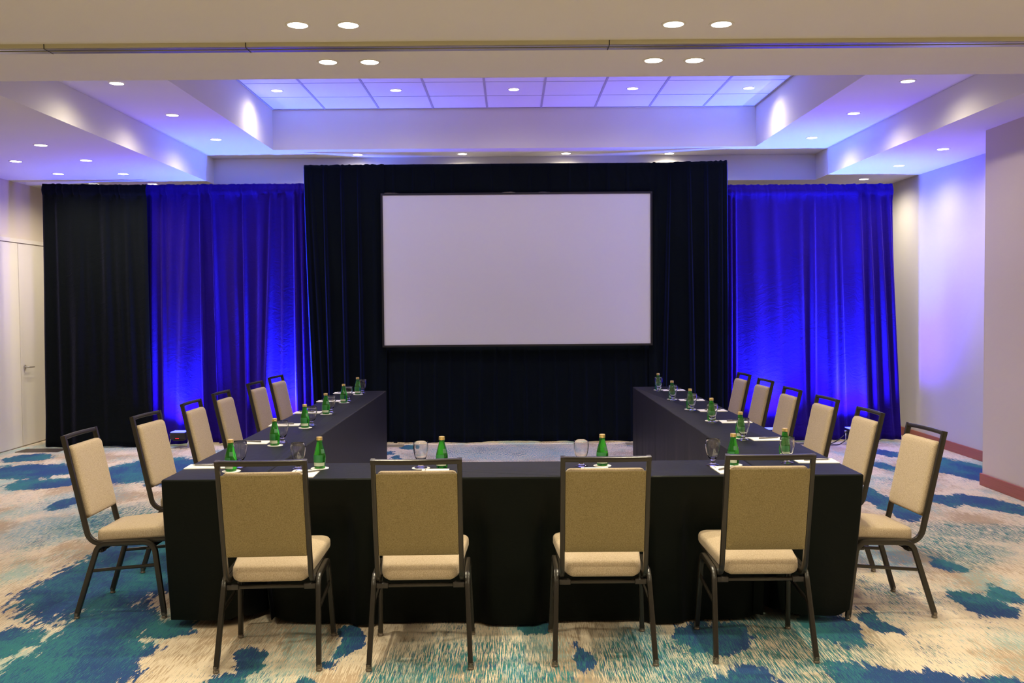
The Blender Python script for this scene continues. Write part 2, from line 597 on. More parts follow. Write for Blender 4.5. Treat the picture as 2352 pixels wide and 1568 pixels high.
# doors in the left wall
for nm, y0, y1 in (('door_1', 10.20, 11.164), ('door_2', 11.176, 12.14)):
    d = struct(nm, B(XL, XL + .014, y0, y1, .012, 2.375, bev=.002), 'door')
    if nm == 'door_2':
        h = bmesh.new()
        for k in range(1):
            seg = 20
            a = [h.verts.new((XL + .014, 11.256 + .027 * math.cos(2 * PI * i / seg), .93 + .027 * math.sin(2 * PI * i / seg))) for i in range(seg)]
            b = [h.verts.new((XL + .024, 11.256 + .026 * math.cos(2 * PI * i / seg), .93 + .026 * math.sin(2 * PI * i / seg))) for i in range(seg)]
            for i in range(seg):
                h.faces.new((a[i], a[(i + 1) % seg], b[(i + 1) % seg], b[i]))
            h.faces.new(b)
        rose = link('handle', h, 'steel', d)
        rose['label'] = 'brushed steel lever handle'
        h = bmesh.new()
        tube(h, [(XL + .02, 11.256, .93), (XL + .058, 11.256, .93), (XL + .066, 11.264, .93), (XL + .068, 11.28, .929), (XL + .066, 11.38, .926)], .0095, 10)
        link('lever', h, 'steel', rose, smooth=True, angle=50)
bm = B(XL, XL + .02, 10.13, 12.2, 2.385, 2.43)
box(bm, XL, XL + .02, 10.13, 10.19, 0, 2.385)
box(bm, XL, XL + .02, 12.15, 12.2, 0, 2.385)
struct('trim_2', bm, 'door')


# ------------------------------------------------------------------ downlights
def make_downlight():
    t = thing('downlight', '', 'ceiling light')
    bm = lathe(bmesh.new(), [(.053, 0), (.053, -.004), (.061, -.005), (.066, -.0025), (.067, 0)], 32, 0, False, False)
    link('trim_ring', bm, 'ceiling', t, smooth=True, angle=40)
    bm = lathe(bmesh.new(), [(.0525, -.0005), (.0525, -.003)], 32)
    link('lens', bm, 'lens', t)
    return t


LAMP_W = 21.0
LAMP_FRONT_W = 28.0
LAMP_FILL_W = 50.0
LAMP_COL = (1, .88, .62)
lamp_data = bpy.data.lights.new('downlight_beam', 'SPOT')
lamp_data.energy = LAMP_W
lamp_data.color = LAMP_COL
lamp_data.spot_size = math.radians(165)
lamp_data.spot_blend = 1.0
lamp_data.shadow_soft_size = .045
lamp_tray = lamp_data.copy()
lamp_tray.name = 'tray_downlight_beam'
lamp_tray.spot_size = math.radians(132)
lamp_tray.energy = 17
lamp_tile = lamp_tray.copy()
lamp_tile.name = 'tile_downlight_beam'
lamp_tile.energy = 4.5
lamp_front = lamp_data.copy()
lamp_front.name = 'soffit_downlight_beam'
lamp_front.energy = LAMP_FRONT_W
lamp_back = lamp_data.copy()
lamp_back.name = 'rear_strip_downlight_beam'
lamp_back.energy = 46
lamp_fill = lamp_data.copy()  # fill beam for the added lamps over the camera end
lamp_fill.name = 'camera_end_fill_beam'
lamp_fill.energy = LAMP_FILL_W
dl0 = make_downlight()
dl_used = [False]


def downlight(x, y, z, label, group):
    if dl_used[0]:
        t = dup(dl0, (x, y, z), 0, label, group)
    else:
        t = dl0; t.location = (x, y, z); t['label'] = label; t['group'] = group; dl_used[0] = True
    lo = bpy.data.objects.new('beam', lamp_fill if y < 4.5 else lamp_front if y < 6 else lamp_back if y > 11.2 else lamp_tile if z > 3.6 else lamp_tray if z > 3.2 else lamp_data)
    C.objects.link(lo)
    lo.parent = t
    lo.location = (0, 0, -.02)
    return t


ordn = ['first', 'second', 'third', 'fourth', 'fifth']
for (x, y), k in zip([(-1.105, 5.096), (-.84, 5.103), (.88, 5.13), (1.135, 5.136)], range(4)):
    downlight(x, y, ZA, f'round recessed downlight in front of the ceiling track, {ordn[k]} from the left', 'downlights in front of the track')
for (x, y), k in zip([(-1.091, 5.858), (-.839, 5.865), (.885, 5.874), (1.135, 5.881)], range(4)):
    downlight(x, y, ZA, f'round recessed downlight just behind the ceiling track, {ordn[k]} from the left', 'downlights behind the track')
for (x, y), l in zip([(-4.922, 9.622), (-4.22, 8.701), (-4.924, 10.529), (-4.209, 9.6), (-4.91, 11.382), (-4.231, 10.567), (-4.23, 11.423)],
                     ['outer column, nearest the camera', 'inner column, nearest the camera', 'outer column, middle one', 'inner column, second from the camera', 'outer column, just over the dark drape top', 'inner column, third from the camera', 'inner column, just over the blue drape top']):
    downlight(x, y, ZA, 'downlight in the low ceiling by the door, ' + l, 'downlights in the low ceiling by the door')
for (x, y), l in zip([(4.199, 9.303), (4.215, 10.388), (4.239, 11.482)], ['nearest the camera', 'second from the camera', 'just over the blue drape top']):
    downlight(x, y, ZA, 'downlight in the low ceiling along the right wall, ' + l, 'downlights along the right wall')
for (x, y), l in zip([(-3.098, 7.649), (-3.1, 8.905), (-3.093, 10.192)], ['nearest the soffit', 'middle one', 'nearest the drapes']):
    downlight(x, y, ZB, 'downlight on the left ledge of the ceiling tray, ' + l, 'downlights on the left tray ledge')
for (x, y), l in zip([(3.221, 7.775), (3.247, 9.061), (3.264, 10.36)], ['nearest the soffit', 'middle one', 'nearest the drapes']):
    downlight(x, y, ZB, 'downlight on the right ledge of the ceiling tray, ' + l, 'downlights on the right tray ledge')
for (x, y), k in zip([(-1.764, 11.269), (-.542, 11.263), (.672, 11.289), (1.892, 11.347)], range(4)):
    downlight(x, y, ZB, f'downlight right above the projection screen drapes, {ordn[k]} from the left', 'downlights above the screen')
for (x, y), k in zip([(-2.385, 9.961), (-1.162, 9.981), (.058, 9.982), (1.287, 9.982), (2.495, 10.002)], range(5)):
    downlight(x, y, ZC, f'downlight in the purple tiled ceiling panel, {ordn[k]} from the left', 'downlights in the tiled ceiling')
# unseen lamps added over the camera end to brighten front chairs and floor
for x in (-3.4, -1.1, 1.1, 3.2):
    for y in (.6, 2.2, 3.8):
        downlight(x, y, ZA, 'unseen fill downlight added over the camera end of the room', 'added fill downlights over the camera end')


# ------------------------------------------------------------------ drapes
def smooth_noise(x, scale, seed):
    rg = np.random.default_rng(seed)
    tab = rg.uniform(-1, 1, 512)
    t = np.asarray(x) * scale + 200
    i = np.floor(t).astype(int); fr = t - i
    fr = fr * fr * (3 - 2 * fr)
    return tab[i % 512] * (1 - fr) + tab[(i + 1) % 512] * fr


def drape(name, x0, x1, Y, z0, z1, mat, seed, folds, amp=.05, header=.13, flare=(0, 0), nx=None, nz=44, ruffle=.011, wave=.02, top_slope=0, sharp=1.0, parent=None, y_right=None):
    """hanging cloth: gaussian pleats plus slow waves; flare = extra x at hem (left, right)"""
    nx = nx or int((x1 - x0) / .007)
    rg = np.random.default_rng(seed)
    s = np.linspace(0, 1, nx)
    X = x0 + (x1 - x0) * s
    if isinstance(folds, int):
        fx = np.sort((np.arange(folds) + rg.uniform(.15, .85, folds)) / folds)
        folds = [(x0 + (x1 - x0) * a, rg.uniform(.018, .06), rg.uniform(.5, 1.2), rg.uniform(-.10, .10)) for a in fx]
    tv = list(np.linspace(0, 1, nz)) if header == 0 else list(np.linspace(0, 1 - header / (z1 - z0), nz)) + list(1 - header / (z1 - z0) * np.array([.92, .8, .65, .5, .3, .12, 0]))
    bm = bmesh.new()
    rows = []
    for t in tv:      # t = 0 hem, 1 top
        drop = 1 - t
        d = np.zeros(nx)
        for fxi, wi, hi, dr in folds:
            c = fxi + dr * drop
            ww = wi * (.75 + .6 * drop) * sharp
            e = (X - c) / ww
            d += amp * hi * (.35 + .65 * min(1, drop * 2.2)) * np.exp(-e * e)
        d += wave * smooth_noise(X + .05 * math.sin(t * 5 + seed), 3.2, seed + 1) * (.4 + .6 * drop)
        d += .004 * smooth_noise(X * 1.0 + t * .15, 22, seed + 2)
        z = z0 + (z1 - z0) * t
        zz = np.full(nx, z) + top_slope * (s - .5) * t
        if header:
            hd = (z - (z1 - header)) / header
            if hd > -.02:
                k = max(0, hd)
                d = d * (.5 - .35 * k) + ruffle * smooth_noise(X + .02 * k, 42, seed + 3) * (1 - .3 * k) + ruffle * smooth_noise(X + .03 * k, 16, seed + 4) + 2.6 * ruffle * math.sin(PI * min(1, k + .12))
            elif hd > -.25:
                d = d * .55 + ruffle * .8 * smooth_noise(X, 42, seed + 3)
            zz += (.006 * smooth_noise(X, 38, seed + 5)) * max(0, t - .97) / .03
        zz += .012 * smooth_noise(X, 5, seed + 6) * max(0, 1 - t * 12)
        fl = flare[0] * (1 - s) ** 3 + flare[1] * s ** 3
        xx = X + fl * drop ** 1.4
        yb = Y + ((y_right - Y) * s if y_right is not None else 0)
        yy = np.broadcast_to(yb, (nx,)) - d + .02 * max(0, 1 - t * 9) * smooth_noise(X, 6, seed + 9)
        rows.append([bm.verts.new((float(a), float(b), float(c_))) for a, b, c_ in zip(xx, yy, zz)])
    for a, b in zip(rows, rows[1:]):
        for i in range(nx - 1):
            bm.faces.new((a[i], a[i + 1], b[i + 1], b[i]))
    o = link(name, bm, mat, parent, smooth=True)
    md = o.modifiers.new('thickness', 'SOLIDIFY')
    md.thickness = .004
    md.offset = 1
    return o


o = drape('drape', -5.36, -4.17, 11.06, .012, 3.038, 'drape_black', 3, 9, amp=.05, header=.13, flare=(-.03, .02), wave=.03, y_right=11.07, top_slope=-.02)
tag(o, 'black unlit velour drape hanging next to the left door', 'drape', 'tall drapes around the screen')
o = drape('drape', -4.75, -2.20, 11.24, .02, 3.05, 'drape_blue_lit', 8, [(-4.5, .05, .5, 0), (-2.3, .03, .6, .0), (-4.16, .03, 1.0, -.02), (-4.05, .022, .7, .0), (-3.93, .05, .7, -.08), (-3.74, .06, 1.1, -.13), (-3.60, .016, 1.0, .02), (-3.46, .014, 1.2, .06), (-3.22, .06, .5, .05), (-3.10, .016, .8, .02), (-2.88, .05, .8, -.05), (-2.76, .03, 1.0, -.10), (-2.62, .03, .9, -.03), (-2.50, .02, 1.2, .02), (-2.42, .02, .8, .03)], amp=.085, header=.13, wave=.045)
tag(o, 'blue uplit velour drape left of the projection screen', 'drape', 'tall drapes around the screen')
o = drape('drape', 2.44, 4.42, 11.07, .02, 2.975, 'drape_blue_lit', 21, [(2.55, .02, .7, .0), (2.60, .014, .8, .0), (2.80, .10, .5, .05), (3.03, .07, .5, .10), (3.33, .05, .8, .03), (3.50, .025, .9, .0), (3.72, .04, .8, .02), (3.80, .02, .6, .05), (4.02, .03, 1.3, .04), (4.13, .025, .9, .06), (4.25, .03, 1.1, .08), (4.36, .03, 1.1, .06)], amp=.08, header=.13, wave=.035, flare=(0, .09))
tag(o, 'blue uplit velour drape right of the projection screen', 'drape', 'tall drapes around the screen')

# screen dress kit
o = drape('drape', -2.36, -1.445, 11.10, .015, 3.248, 'drape_dress', 31, [(-2.345, .02, 1.2, .02), (-2.28, .022, .8, .10), (-2.13, .016, 1.2, .02), (-1.93, .016, 1.2, .02), (-1.74, .014, 1.0, .02), (-1.55, .03, .4, .0)], amp=.055, header=.05, ruffle=.003, wave=.008, flare=(.08, 0), y_right=11.15, top_slope=.012)
tag(o, 'black pleated drape along the left edge of the projection screen', 'drape', 'dress kit drapes framing the screen')
o = drape('drape', 1.622, 2.49, 11.17, .015, 3.248, 'drape_dress', 37, [(1.72, .03, .4, .0), (1.86, .014, 1.0, -.08), (2.07, .016, 1.2, .05), (2.26, .016, 1.2, .02), (2.42, .02, 1.0, .0), (2.475, .02, 1.0, .02)], amp=.055, header=.05, ruffle=.003, wave=.008, y_right=10.98, top_slope=-.012)
tag(o, 'black pleated drape along the right edge of the projection screen', 'drape', 'dress kit drapes framing the screen')
o = drape('valance', -1.46, 1.64, 11.16, 2.917, 3.252, 'drape_dress', 41, [(-1.33 + .225 * i, .012, .5, .0) for i in range(13)], amp=.03, header=0, wave=.004, nz=8, top_slope=.0)
tag(o, 'black pleated valance strip above the projection screen', 'valance')
o = drape('skirt', -1.47, 1.65, 11.19, .012, 1.15, 'drape_dress', 43, [(-1.4 + .175 * i, .016, .6, .0) for i in range(18)], amp=.03, header=0, wave=.006, nz=14)
tag(o, 'black floor length skirt below the projection screen', 'skirt')

t = thing('projection_screen', 'large white rectangular projection screen framed by black drapes', 'screen', (.085, 11.12, 0))
SX0, SX1, SZ0, SZ1 = -1.462 - .085, 1.634 - .085, 1.157, 2.892
link('screen_surface', B(SX0, SX1, -.004, .004, SZ0, SZ1), 'screen', t)
bm = bmesh.new()
fw = .022
box(bm, SX0 - fw, SX0, -.012, .02, SZ0 - fw, SZ1 + fw)
box(bm, SX1, SX1 + fw, -.012, .02, SZ0 - fw, SZ1 + fw)
box(bm, SX0, SX1, -.012, .02, SZ1, SZ1 + fw)
box(bm, SX0, SX1, -.012, .02, SZ0 - fw, SZ0)
link('frame', bm, 'black_metal', t)
for x in (SX0 + .1, SX1 - .1):
    bm = B(x - .02, x + .02, .11, .15, 0, SZ0 + .1)
    box(bm, x - .02, x + .02, .02, .11, SZ0 + .02, SZ0 + .06)
    link('leg', bm, 'black_metal', t)

for (x0, x1, y0, y1, lab, mt) in ((-5.58, -5.10, 10.72, 10.98, 'flat brown base plate on the floor under the black drape by the door', 'baseplate'),
                                  (-1.49, -1.24, 10.90, 11.08, 'brass coloured drape base plate at the left foot of the screen skirt', 'basegold'),
                                  (1.33, 1.46, 10.92, 11.08, 'brass coloured drape base plate at the right foot of the screen skirt', 'basegold')):
    o = link('base_plate', B(x0, x1, y0, y1, 0, .006, bev=.001), mt)
    tag(o, lab, 'base plate', 'drape stand base plates')


# ------------------------------------------------------------------ uplights
def make_uplight():
    t = thing('uplight', '', 'stage light')
    bm = B(-.088, .088, -.085, .085, .105, .185, bev=.012)
    box(bm, -.06, .06, -.06, .06, .085, .107, bev=.006)
    link('housing', bm, 'black_metal', t, smooth=True, angle=35)
    bm = bmesh.new()
    box(bm, -.080, .080, -.077, .077, .1845, .192, bev=.002)
    link('led_panel', bm, 'led', t)
    bm = bmesh.new()
    for i in range(4):
        box(bm, -.022 + i * .011, -.0145 + i * .011, -.0875, -.085, .113, .121)
    link('display', bm, 'red', t)
    for s in (-1, 1):
        bm = bmesh.new()
        tube(bm, [(s * .094, 0, .15), (s * .102, -.02, .08), (s * .108, -.05, .008), (s * .095, -.07, .006), (s * .03, -.075, .006)], .006, 8)
        link('bracket', bm, 'steel', t, smooth=True)
        bm = bmesh.new()
        tube(bm, [(s * .088, 0, .15), (s * .112, 0, .15)], .012, 12)
        link('knob', bm, 'steel', t, smooth=True, angle=50)
    return t


up0 = make_uplight()
UP_W = 420.0
WIDE, CORE = .46, .64


def uplight(first, x, y, label, power, tilt=3):
    t = up0 if first else dup(up0, (x, y, 0), 0, label, 'uplights on the floor before the drapes')
    t.location = (x, y, 0); t['label'] = label; t['group'] = 'uplights on the floor before the drapes'
    for nm, col, en, size, bl in (('wide_beam', (.13, .055, 1), power * WIDE, 142, 1), ('core_beam', (.04, .22, 1), power * CORE, 78, 1)):
        ld = bpy.data.lights.new(nm, 'SPOT')
        ld.energy = en
        ld.color = col
        ld.spot_size = math.radians(size)
        ld.spot_blend = bl
        ld.shadow_soft_size = .05
        lo = bpy.data.objects.new(nm, ld)
        C.objects.link(lo)
        lo.parent = t
        lo.location = (0, 0, .21)
        lo.rotation_euler = (math.radians(180 - tilt), 0, 0)
    return t


uplight(True, -3.82, 11.00, 'blue LED uplight with red readout on the floor behind the left chairs', UP_W)
uplight(False, -2.60, 11.00, 'blue LED uplight hidden behind the far left chairs next to the screen drape', UP_W)
uplight(False, 2.98, 10.83, 'blue LED uplight between the right chairs, the one nearer the screen', UP_W)
uplight(False, 3.90, 10.82, 'blue LED uplight at the foot of the right drape, nearer the bare wall', UP_W)

for i, (pts, lab) in enumerate((
        ([(3.80, 10.86, .10), (3.74, 10.84, .06), (3.66, 10.85, .012), (3.55, 10.80, .012), (3.42, 10.83, .012), (3.2, 10.84, .012), (3.07, 10.86, .03), (3.06, 10.86, .09)], 'black cable looping along the carpet between the two right uplights'),
        ([(3.82, 10.80, .07), (3.72, 10.77, .012), (3.62, 10.72, .012), (3.5, 10.75, .012), (3.45, 10.88, .012), (3.5, 10.95, .012)], 'black power cable curled on the carpet beside the rightmost uplight'))):
    bm = bmesh.new()
    P = [Vector(p) for p in pts]
    sm = []
    for k in range(len(P) - 1):
        p0, p1, p2, p3 = P[max(0, k - 1)], P[k], P[k + 1], P[min(len(P) - 1, k + 2)]
        for s_ in range(8):
            tt = s_ / 8
            sm.append(.5 * ((2 * p1) + (p2 - p0) * tt + (2 * p0 - 5 * p1 + 4 * p2 - p3) * tt * tt + (3 * p1 - p0 - 3 * p2 + p3) * tt ** 3))
    sm.append(P[-1])
    tube(bm, sm, .006, 8)
    o = link('power_cable', bm, 'black_metal', None, smooth=True)
    tag(o, lab, 'cable', 'uplight cables')

# ------------------------------------------------------------------ tables and cloths
TXL0, TXL1, TXR0, TXR1 = -1.7356, -1.2656, 1.2739, 1.7501
TY0, TY1, TYL, TYR = 4.714, 5.196, 9.73, 9.956
TZ = .75


def cloth(name, x0, x1, y0, y1, hems, corner, waves, seed, label, dents=()):
    """hems: hem height per side (front,right,back,left); corner: hem offset per corner (FL,FR,BR,BL); waves per side"""
    cr = .010
    per = []      # (x, y, nx, ny, side, dist to corners list)
    step = .02
    cs = [(x0, y0), (x1, y0), (x1, y1), (x0, y1)]
    nrm = [(0, -1), (1, 0), (0, 1), (-1, 0)]
    L = 0
    for sd in range(4):
        a, b = Vector(cs[sd]), Vector(cs[(sd + 1) % 4])
        ln = (b - a).length
        n = max(6, int(ln / step))
        dirv = (b - a) / ln
        for i in range(n + 1):
            d = cr + (ln - 2 * cr) * i / n
            p = a + dirv * d
            per.append((p.x, p.y, nrm[sd][0], nrm[sd][1], sd, d, ln, L + d))
        L += ln
        # rounded corner
        nx_ = nrm[(sd + 1) % 4]
        cc = b - dirv * cr - Vector(nrm[sd]) * cr
        for k in (1, 2):
            an = k / 3 * PI / 2
            v = Vector(nrm[sd]) * math.cos(an) + Vector(nx_) * math.sin(an)
            p = cc + v * cr
            per.append((p.x, p.y, v.x, v.y, sd, ln, ln, L))
    n = len(per)
    levels = [0, .012, .04, .1, .2, .3, .4, .5, .6, .7, .8, .88, .95, 1.0]
    bm = bmesh.new()
    rows = []
    sarr = np.array([p[7] for p in per])
    w1 = smooth_noise(sarr, 5.5, seed); w2 = smooth_noise(sarr, 13, seed + 1); w3 = smooth_noise(sarr, 7, seed + 2)
    # top edge ring inset
    rows.append([bm.verts.new((p[0] - p[2] * .006, p[1] - p[3] * .006, TZ)) for p in per])
    for t in levels:
        row = []
        for i, (x, y, nx_, ny_, sd, d, ln, sl) in enumerate(per):
            d0, d1 = d, ln - d
            w0 = math.exp(-(d0 / .16) ** 2); wq = math.exp(-(d1 / .16) ** 2)
            hz = hems[sd]
            # blend hem heights around corners
            hz = hz * (1 - .5 * w0 - .5 * wq) + .5 * w0 * hems[sd - 1] + .5 * wq * hems[(sd + 1) % 4]
            c0, c1 = corner[sd], corner[(sd + 1) % 4]
            ox = c0[0] * w0 + c1[0] * wq; oy = c0[1] * w0 + c1[1] * wq
            lift = c0[2] * math.exp(-(d0 / .05) ** 2) + c1[2] * math.exp(-(d1 / .05) ** 2)
            wv = waves[sd] * t * (w1[i] + .5 * w2[i] * t) * (1 - w0) * (1 - wq)
            z = (TZ - .006) + (hz + lift + waves[sd] * .25 * w3[i] - TZ + .006) * t
            dn = 0
            for dsd, c_, hw, dep in dents:
                if dsd == sd:
                    e = abs((y if sd in (1, 3) else x) - c_) / hw
                    zz_ = min(1, max(0, (.70 - z) / .20)); zz_ = zz_ * zz_ * (3 - 2 * zz_)
                    k_ = min(1, max(0, 1.25 - e) / .25); k_ = k_ * k_ * (3 - 2 * k_)
                    dn = max(dn, dep * zz_ * k_)
            wv -= dn
            row.append(bm.verts.new((x + nx_ * wv + ox * t ** 1.3, y + ny_ * wv + oy * t ** 1.3, max(.006, z))))
        rows.append(row)
    for a, b in zip(rows, rows[1:]):
        for i in range(n):
            j = (i + 1) % n
            bm.faces.new((a[j], a[i], b[i], b[j]))
    bm.faces.new(rows[0])
    bmesh.ops.recalc_face_normals(bm, faces=bm.faces)
    o = link(name, bm, 'cloth', None, smooth=True, angle=45)
    tag(o, label, 'tablecloth', 'tablecloths on the U of tables')
    return o


cloth('tablecloth', TXL0, TXL1, TY0, TYL, (.045, .02, .03, .04), [(.026, .02, .0), (-.10, .05, .02), (0, 0, 0), (0, 0, 0)], (.006, 0, .006, .008), 5, 'dark floor length tablecloth over the long left arm of the U of tables', [(3, c, .25, .05) for c in (5.12, 5.97, 6.75, 7.52, 8.47, 9.21)])
cloth('tablecloth', TXR0, TXR1, TY0, TYR, (.045, .02, .03, .04), [(.07, .04, .02), (-.055, .03, .03), (0, 0, 0), (0, 0, 0)], (.006, 0, .006, .008), 6, 'dark floor length tablecloth over the long right arm of the U of tables', [(1, c, .25, .16) for c in (5.04, 5.87, 6.69, 7.43, 8.33, 9.08)])
cloth('tablecloth', TXL1 + .006, TXR0 - .006, TY0 + .002, TY1, (.012, .02, .012, .02), [(.05, .02, .02), (-.01, .02, .025), (-.01, -.01, 0), (.01, -.01, 0)], (.007, 0, .006, 0), 7, 'dark tablecloth over the front crosswise table between the two arms', [(0, c, .24, .05) for c in (-1.07, -.41, .41, 1.13)])


def table(x0, x1, y0, y1, label):
    t = thing('folding_table', label, 'table', ((x0 + x1) / 2, (y0 + y1) / 2, 0), 0, 'folding tables under the cloths')
    hx, hy = (x1 - x0) / 2 - .012, (y1 - y0) / 2 - .012
    link('tabletop', B(-hx, hx, -hy, hy, TZ - .032, TZ - .008, bev=.003), 'board', t)
    for sx_ in (-1, 1):
        for sy_ in (-1, 1):
            bm = bmesh.new()
            px, py = sx_ * min(hx - .14, .05 if hx < hy else 9), sy_ * min(hy - .14, .05 if hy < hx else 9)
            tube(bm, [(px, py, 0), (px, py, TZ - .033)], .014, 10)
            link('leg', bm, 'frame', t, smooth=True, angle=50)
    return t


table(TXL0, TXL1, TY0, TYL, 'long narrow table hidden under the cloth of the left arm')
table(TXR0, TXR1, TY0, TYR, 'long narrow table hidden under the cloth of the right arm')
table(TXL1 + .01, TXR0 - .01, TY0, TY1, 'narrow table hidden under the cloth of the front row')


# ------------------------------------------------------------------ chairs
def make_chair():
    t = thing('banquet_chair', '', 'chair')
    HB = .186     # half distance between uprights

    def ln_y(z):  # rear upright line
        return -.066 + (.945 - z) * .2172

    def bow(x):
        return -.016 * (1 - (x / HB) ** 2)
    # back frame: two uprights that curve into the seat rails + bowed top rail
    bm = bmesh.new()
    path = fillet([(ln_y(.944), .944), (ln_y(.385) + .004, .378), (.50, .408)], [.075], 8)
    for s in (-1, 1):
        sweep(bm, [(s * HB, y, z) for y, z in path], .0208, .027, (1, 0, 0), .2)
    zt = .944 - .011
    tr_ = [(HB * k / 8, ln_y(zt) + bow(HB * k / 8), zt) for k in range(-8, 9)]
    tr_[0] = (-HB - .0095, tr_[0][1], zt); tr_[-1] = (HB + .0095, tr_[-1][1], zt)
    sweep(bm, tr_, .022, .024, (0, -.21, 1), .2)
    bmesh.ops.recalc_face_normals(bm, faces=bm.faces)
    link('back_frame', bm, 'frame', t, smooth=True, angle=40)
    # legs
    zs = .384
    pth = fillet([(0, .02), (.113, zs), (.40, zs + .010), (.452, .02)], [.055, .06], 7)
    mid = len(pth) // 2

    def lat(z):
        return .2085 + (.224 - .2085) * (zs - z) / zs
    for s in (-1, 1):
        for part_, nm in ((pth[:mid], 'rear'), (pth[mid - 1:], 'front')):
            if nm == 'rear':
                part_ = part_ + [(.25, zs + .005)] if part_[-1][0] < .25 else part_
            else:
                part_ = [(.25, zs + .005)] + [p for p in part_ if p[0] > .25]
            bm = sweep(bmesh.new(), [(s * lat(z), y, z) for y, z in part_], .0225, .027, (1, 0, 0), .2)
            bmesh.ops.recalc_face_normals(bm, faces=bm.faces)
            lg = link('leg', bm, 'frame', t, smooth=True, angle=40)
            fy = 0 if nm == 'rear' else .452
            g_ = lathe(bmesh.new(), [(.0125, 0), (.0145, .002), (.0145, .008), (.012, .011), (.0135, .013), (.0135, .030)], 14, 0, True, True, s * .224, fy)
            gl = link('foot_glide', g_, 'glide', lg, smooth=True, angle=40)
            gl['label'] = 'clear plastic and metal foot glide'
        bm = sweep(bmesh.new(), [(s * lat(.25), .074, .246), (s * lat(.27), .428, .276)], .012, .017, (1, 0, 0), .3)
        link('side_stretcher', bm, 'frame', t, smooth=True, angle=40)
    # cross bars under the seat with plastic stacking bumpers
    for y, z in ((.115, .346), (.37, .358)):
        bm = B(-.205, .205, y - .011, y + .011, z - .007, z + .007, bev=.002)
        cb = link('cross_bar', bm, 'frame', t, smooth=True, angle=40)
        if y < .2:
            for s in (-1, 1):
                b2 = B(s * .172 - .026, s * .172 + .026, y - .018, y + .014, z - .010, z + .013, bev=.003)
                link('bumper', b2, 'plastic', cb, smooth=True, angle=40)
    # seat
    tilt = .088

    def seat_fn(x, y, h):
        rear = max(0, 1 - (x / .18) ** 2) * max(0, 1 - (y - .09) / .26)
        sag = .030 * rear * max(0, 1 - h / .06)
        return (x, y - .022 * rear, .386 + (y - .10) * tilt + h - sag - .012 * max(0, (abs(x) / .21)) ** 2 * (1 if h > .03 else 0))
    outl = round_poly([(-.170, .092), (.170, .092), (.212, .518), (-.212, .518)], .030, 6)
    bm = pillow(bmesh.new(), outl, [(.012, .0), (.003, .005), (0, .014), (0, .030), (0, .048), (.002, .057), (.007, .0635), (.016, .067)], seat_fn, .012, 5)
    link('seat', bm, 'seat_fabric', t, smooth=True, angle=60)
    ol2 = round_poly([(-.150, .13), (.150, .13), (.190, .49), (-.190, .49)], .03, 4)
    bm = pillow(bmesh.new(), ol2, [(0, -.014), (0, -.001)], lambda x, y, h: (x, y, .386 + (y - .10) * tilt + h), 0, 2)
    link('seat_board', bm, 'board', t)
    # back rest: front cushion and flat rear panel, both bowed
    sl = math.hypot(1, .2172)

    def back_fn(x, z, h):   # h = distance forwards from the rear plane
        return (x, ln_y(z) + bow(x) + h, z)
    HP = .1725
    ob = round_poly([(-HP, .515), (HP, .515), (HP, .888), (-HP, .888)], .022, 6)
    bm = pillow(bmesh.new(), ob, [(.006, .003), (.001, .006), (0, .014), (0, .026), (.004, .034), (.012, .039), (.03, .043)], back_fn, .008, 5)
    link('backrest', bm, 'seat_fabric', t, smooth=True, angle=60)
    HQ = .1752
    op = round_poly([(-HQ, .505), (HQ, .505), (HQ, .878), (-HQ, .878)], .002, 2)
    bm = pillow(bmesh.new(), op, [(.001, .004), (0, .003), (0, -.009), (.0015, -.0105)], back_fn, -.001, 4)
    link('back_panel', bm, 'back_fabric', t, smooth=True, angle=50)
    return t


chair0 = make_chair()
used = [False]


def chair(x, y, deg, label, group):
    rz = math.radians(deg)
    if used[0]:
        return dup(chair0, (x, y, 0), rz, label, group)
    chair0.location = (x, y, 0); chair0.rotation_euler = (0, 0, rz)
    chair0['label'] = label; chair0['group'] = group
    used[0] = True
    return chair0


for (x, y, a), l in zip([(-1.0765, 4.151, 2.4), (-.409, 4.156, 1.2), (.4105, 4.185, -.1), (1.1285, 4.204, -.4)],
                        ['leftmost of four', 'second from left', 'third from left', 'rightmost of four']):
    chair(x, y, a, f'beige banquet chair seen from behind at the front table, {l}', 'chairs along the front table')
cnt = ['nearest the camera', 'second from the camera', 'third from the camera', 'fourth from the camera', 'second from the screen', 'nearest the screen']
# rail corner of each side chair (near end), from which the feet follow
for k, (xr, yr, a) in enumerate([(-2.317, 4.929, 0), (-2.300, 5.785, -4), (-2.262, 6.560, 0), (-2.287, 7.331, -1), (-2.285, 8.29, -4), (-2.285, 9.03, -5)]):
    th = math.radians(-90 + a)
    # local near corner of top rail: (+.1965, -.064)
    lx, ly = .1965, -.064
    ox = xr - (lx * math.cos(th) - ly * math.sin(th)); oy = yr - (lx * math.sin(th) + ly * math.cos(th))
    chair(ox, oy, -90 + a, f'beige banquet chair on the left outer side of the U, {cnt[k]}', 'chairs along the left arm')
for k, (xr, yr, a) in enumerate([(2.205, 4.832, 4), (2.217, 5.673, 1), (2.232, 6.490, 3), (2.203, 7.234, 2), (2.238, 8.13, 3), (2.232, 8.88, 2.5)]):
    th = math.radians(90 + a)
    lx, ly = -.1965, -.064
    ox = xr - (lx * math.cos(th) - ly * math.sin(th)); oy = yr - (lx * math.sin(th) + ly * math.cos(th))
    chair(ox, oy, 90 + a, f'beige banquet chair on the right outer side of the U, {cnt[k]}', 'chairs along the right arm')

# ------------------------------------------------------------------ place settings
TOP = TZ + .0005


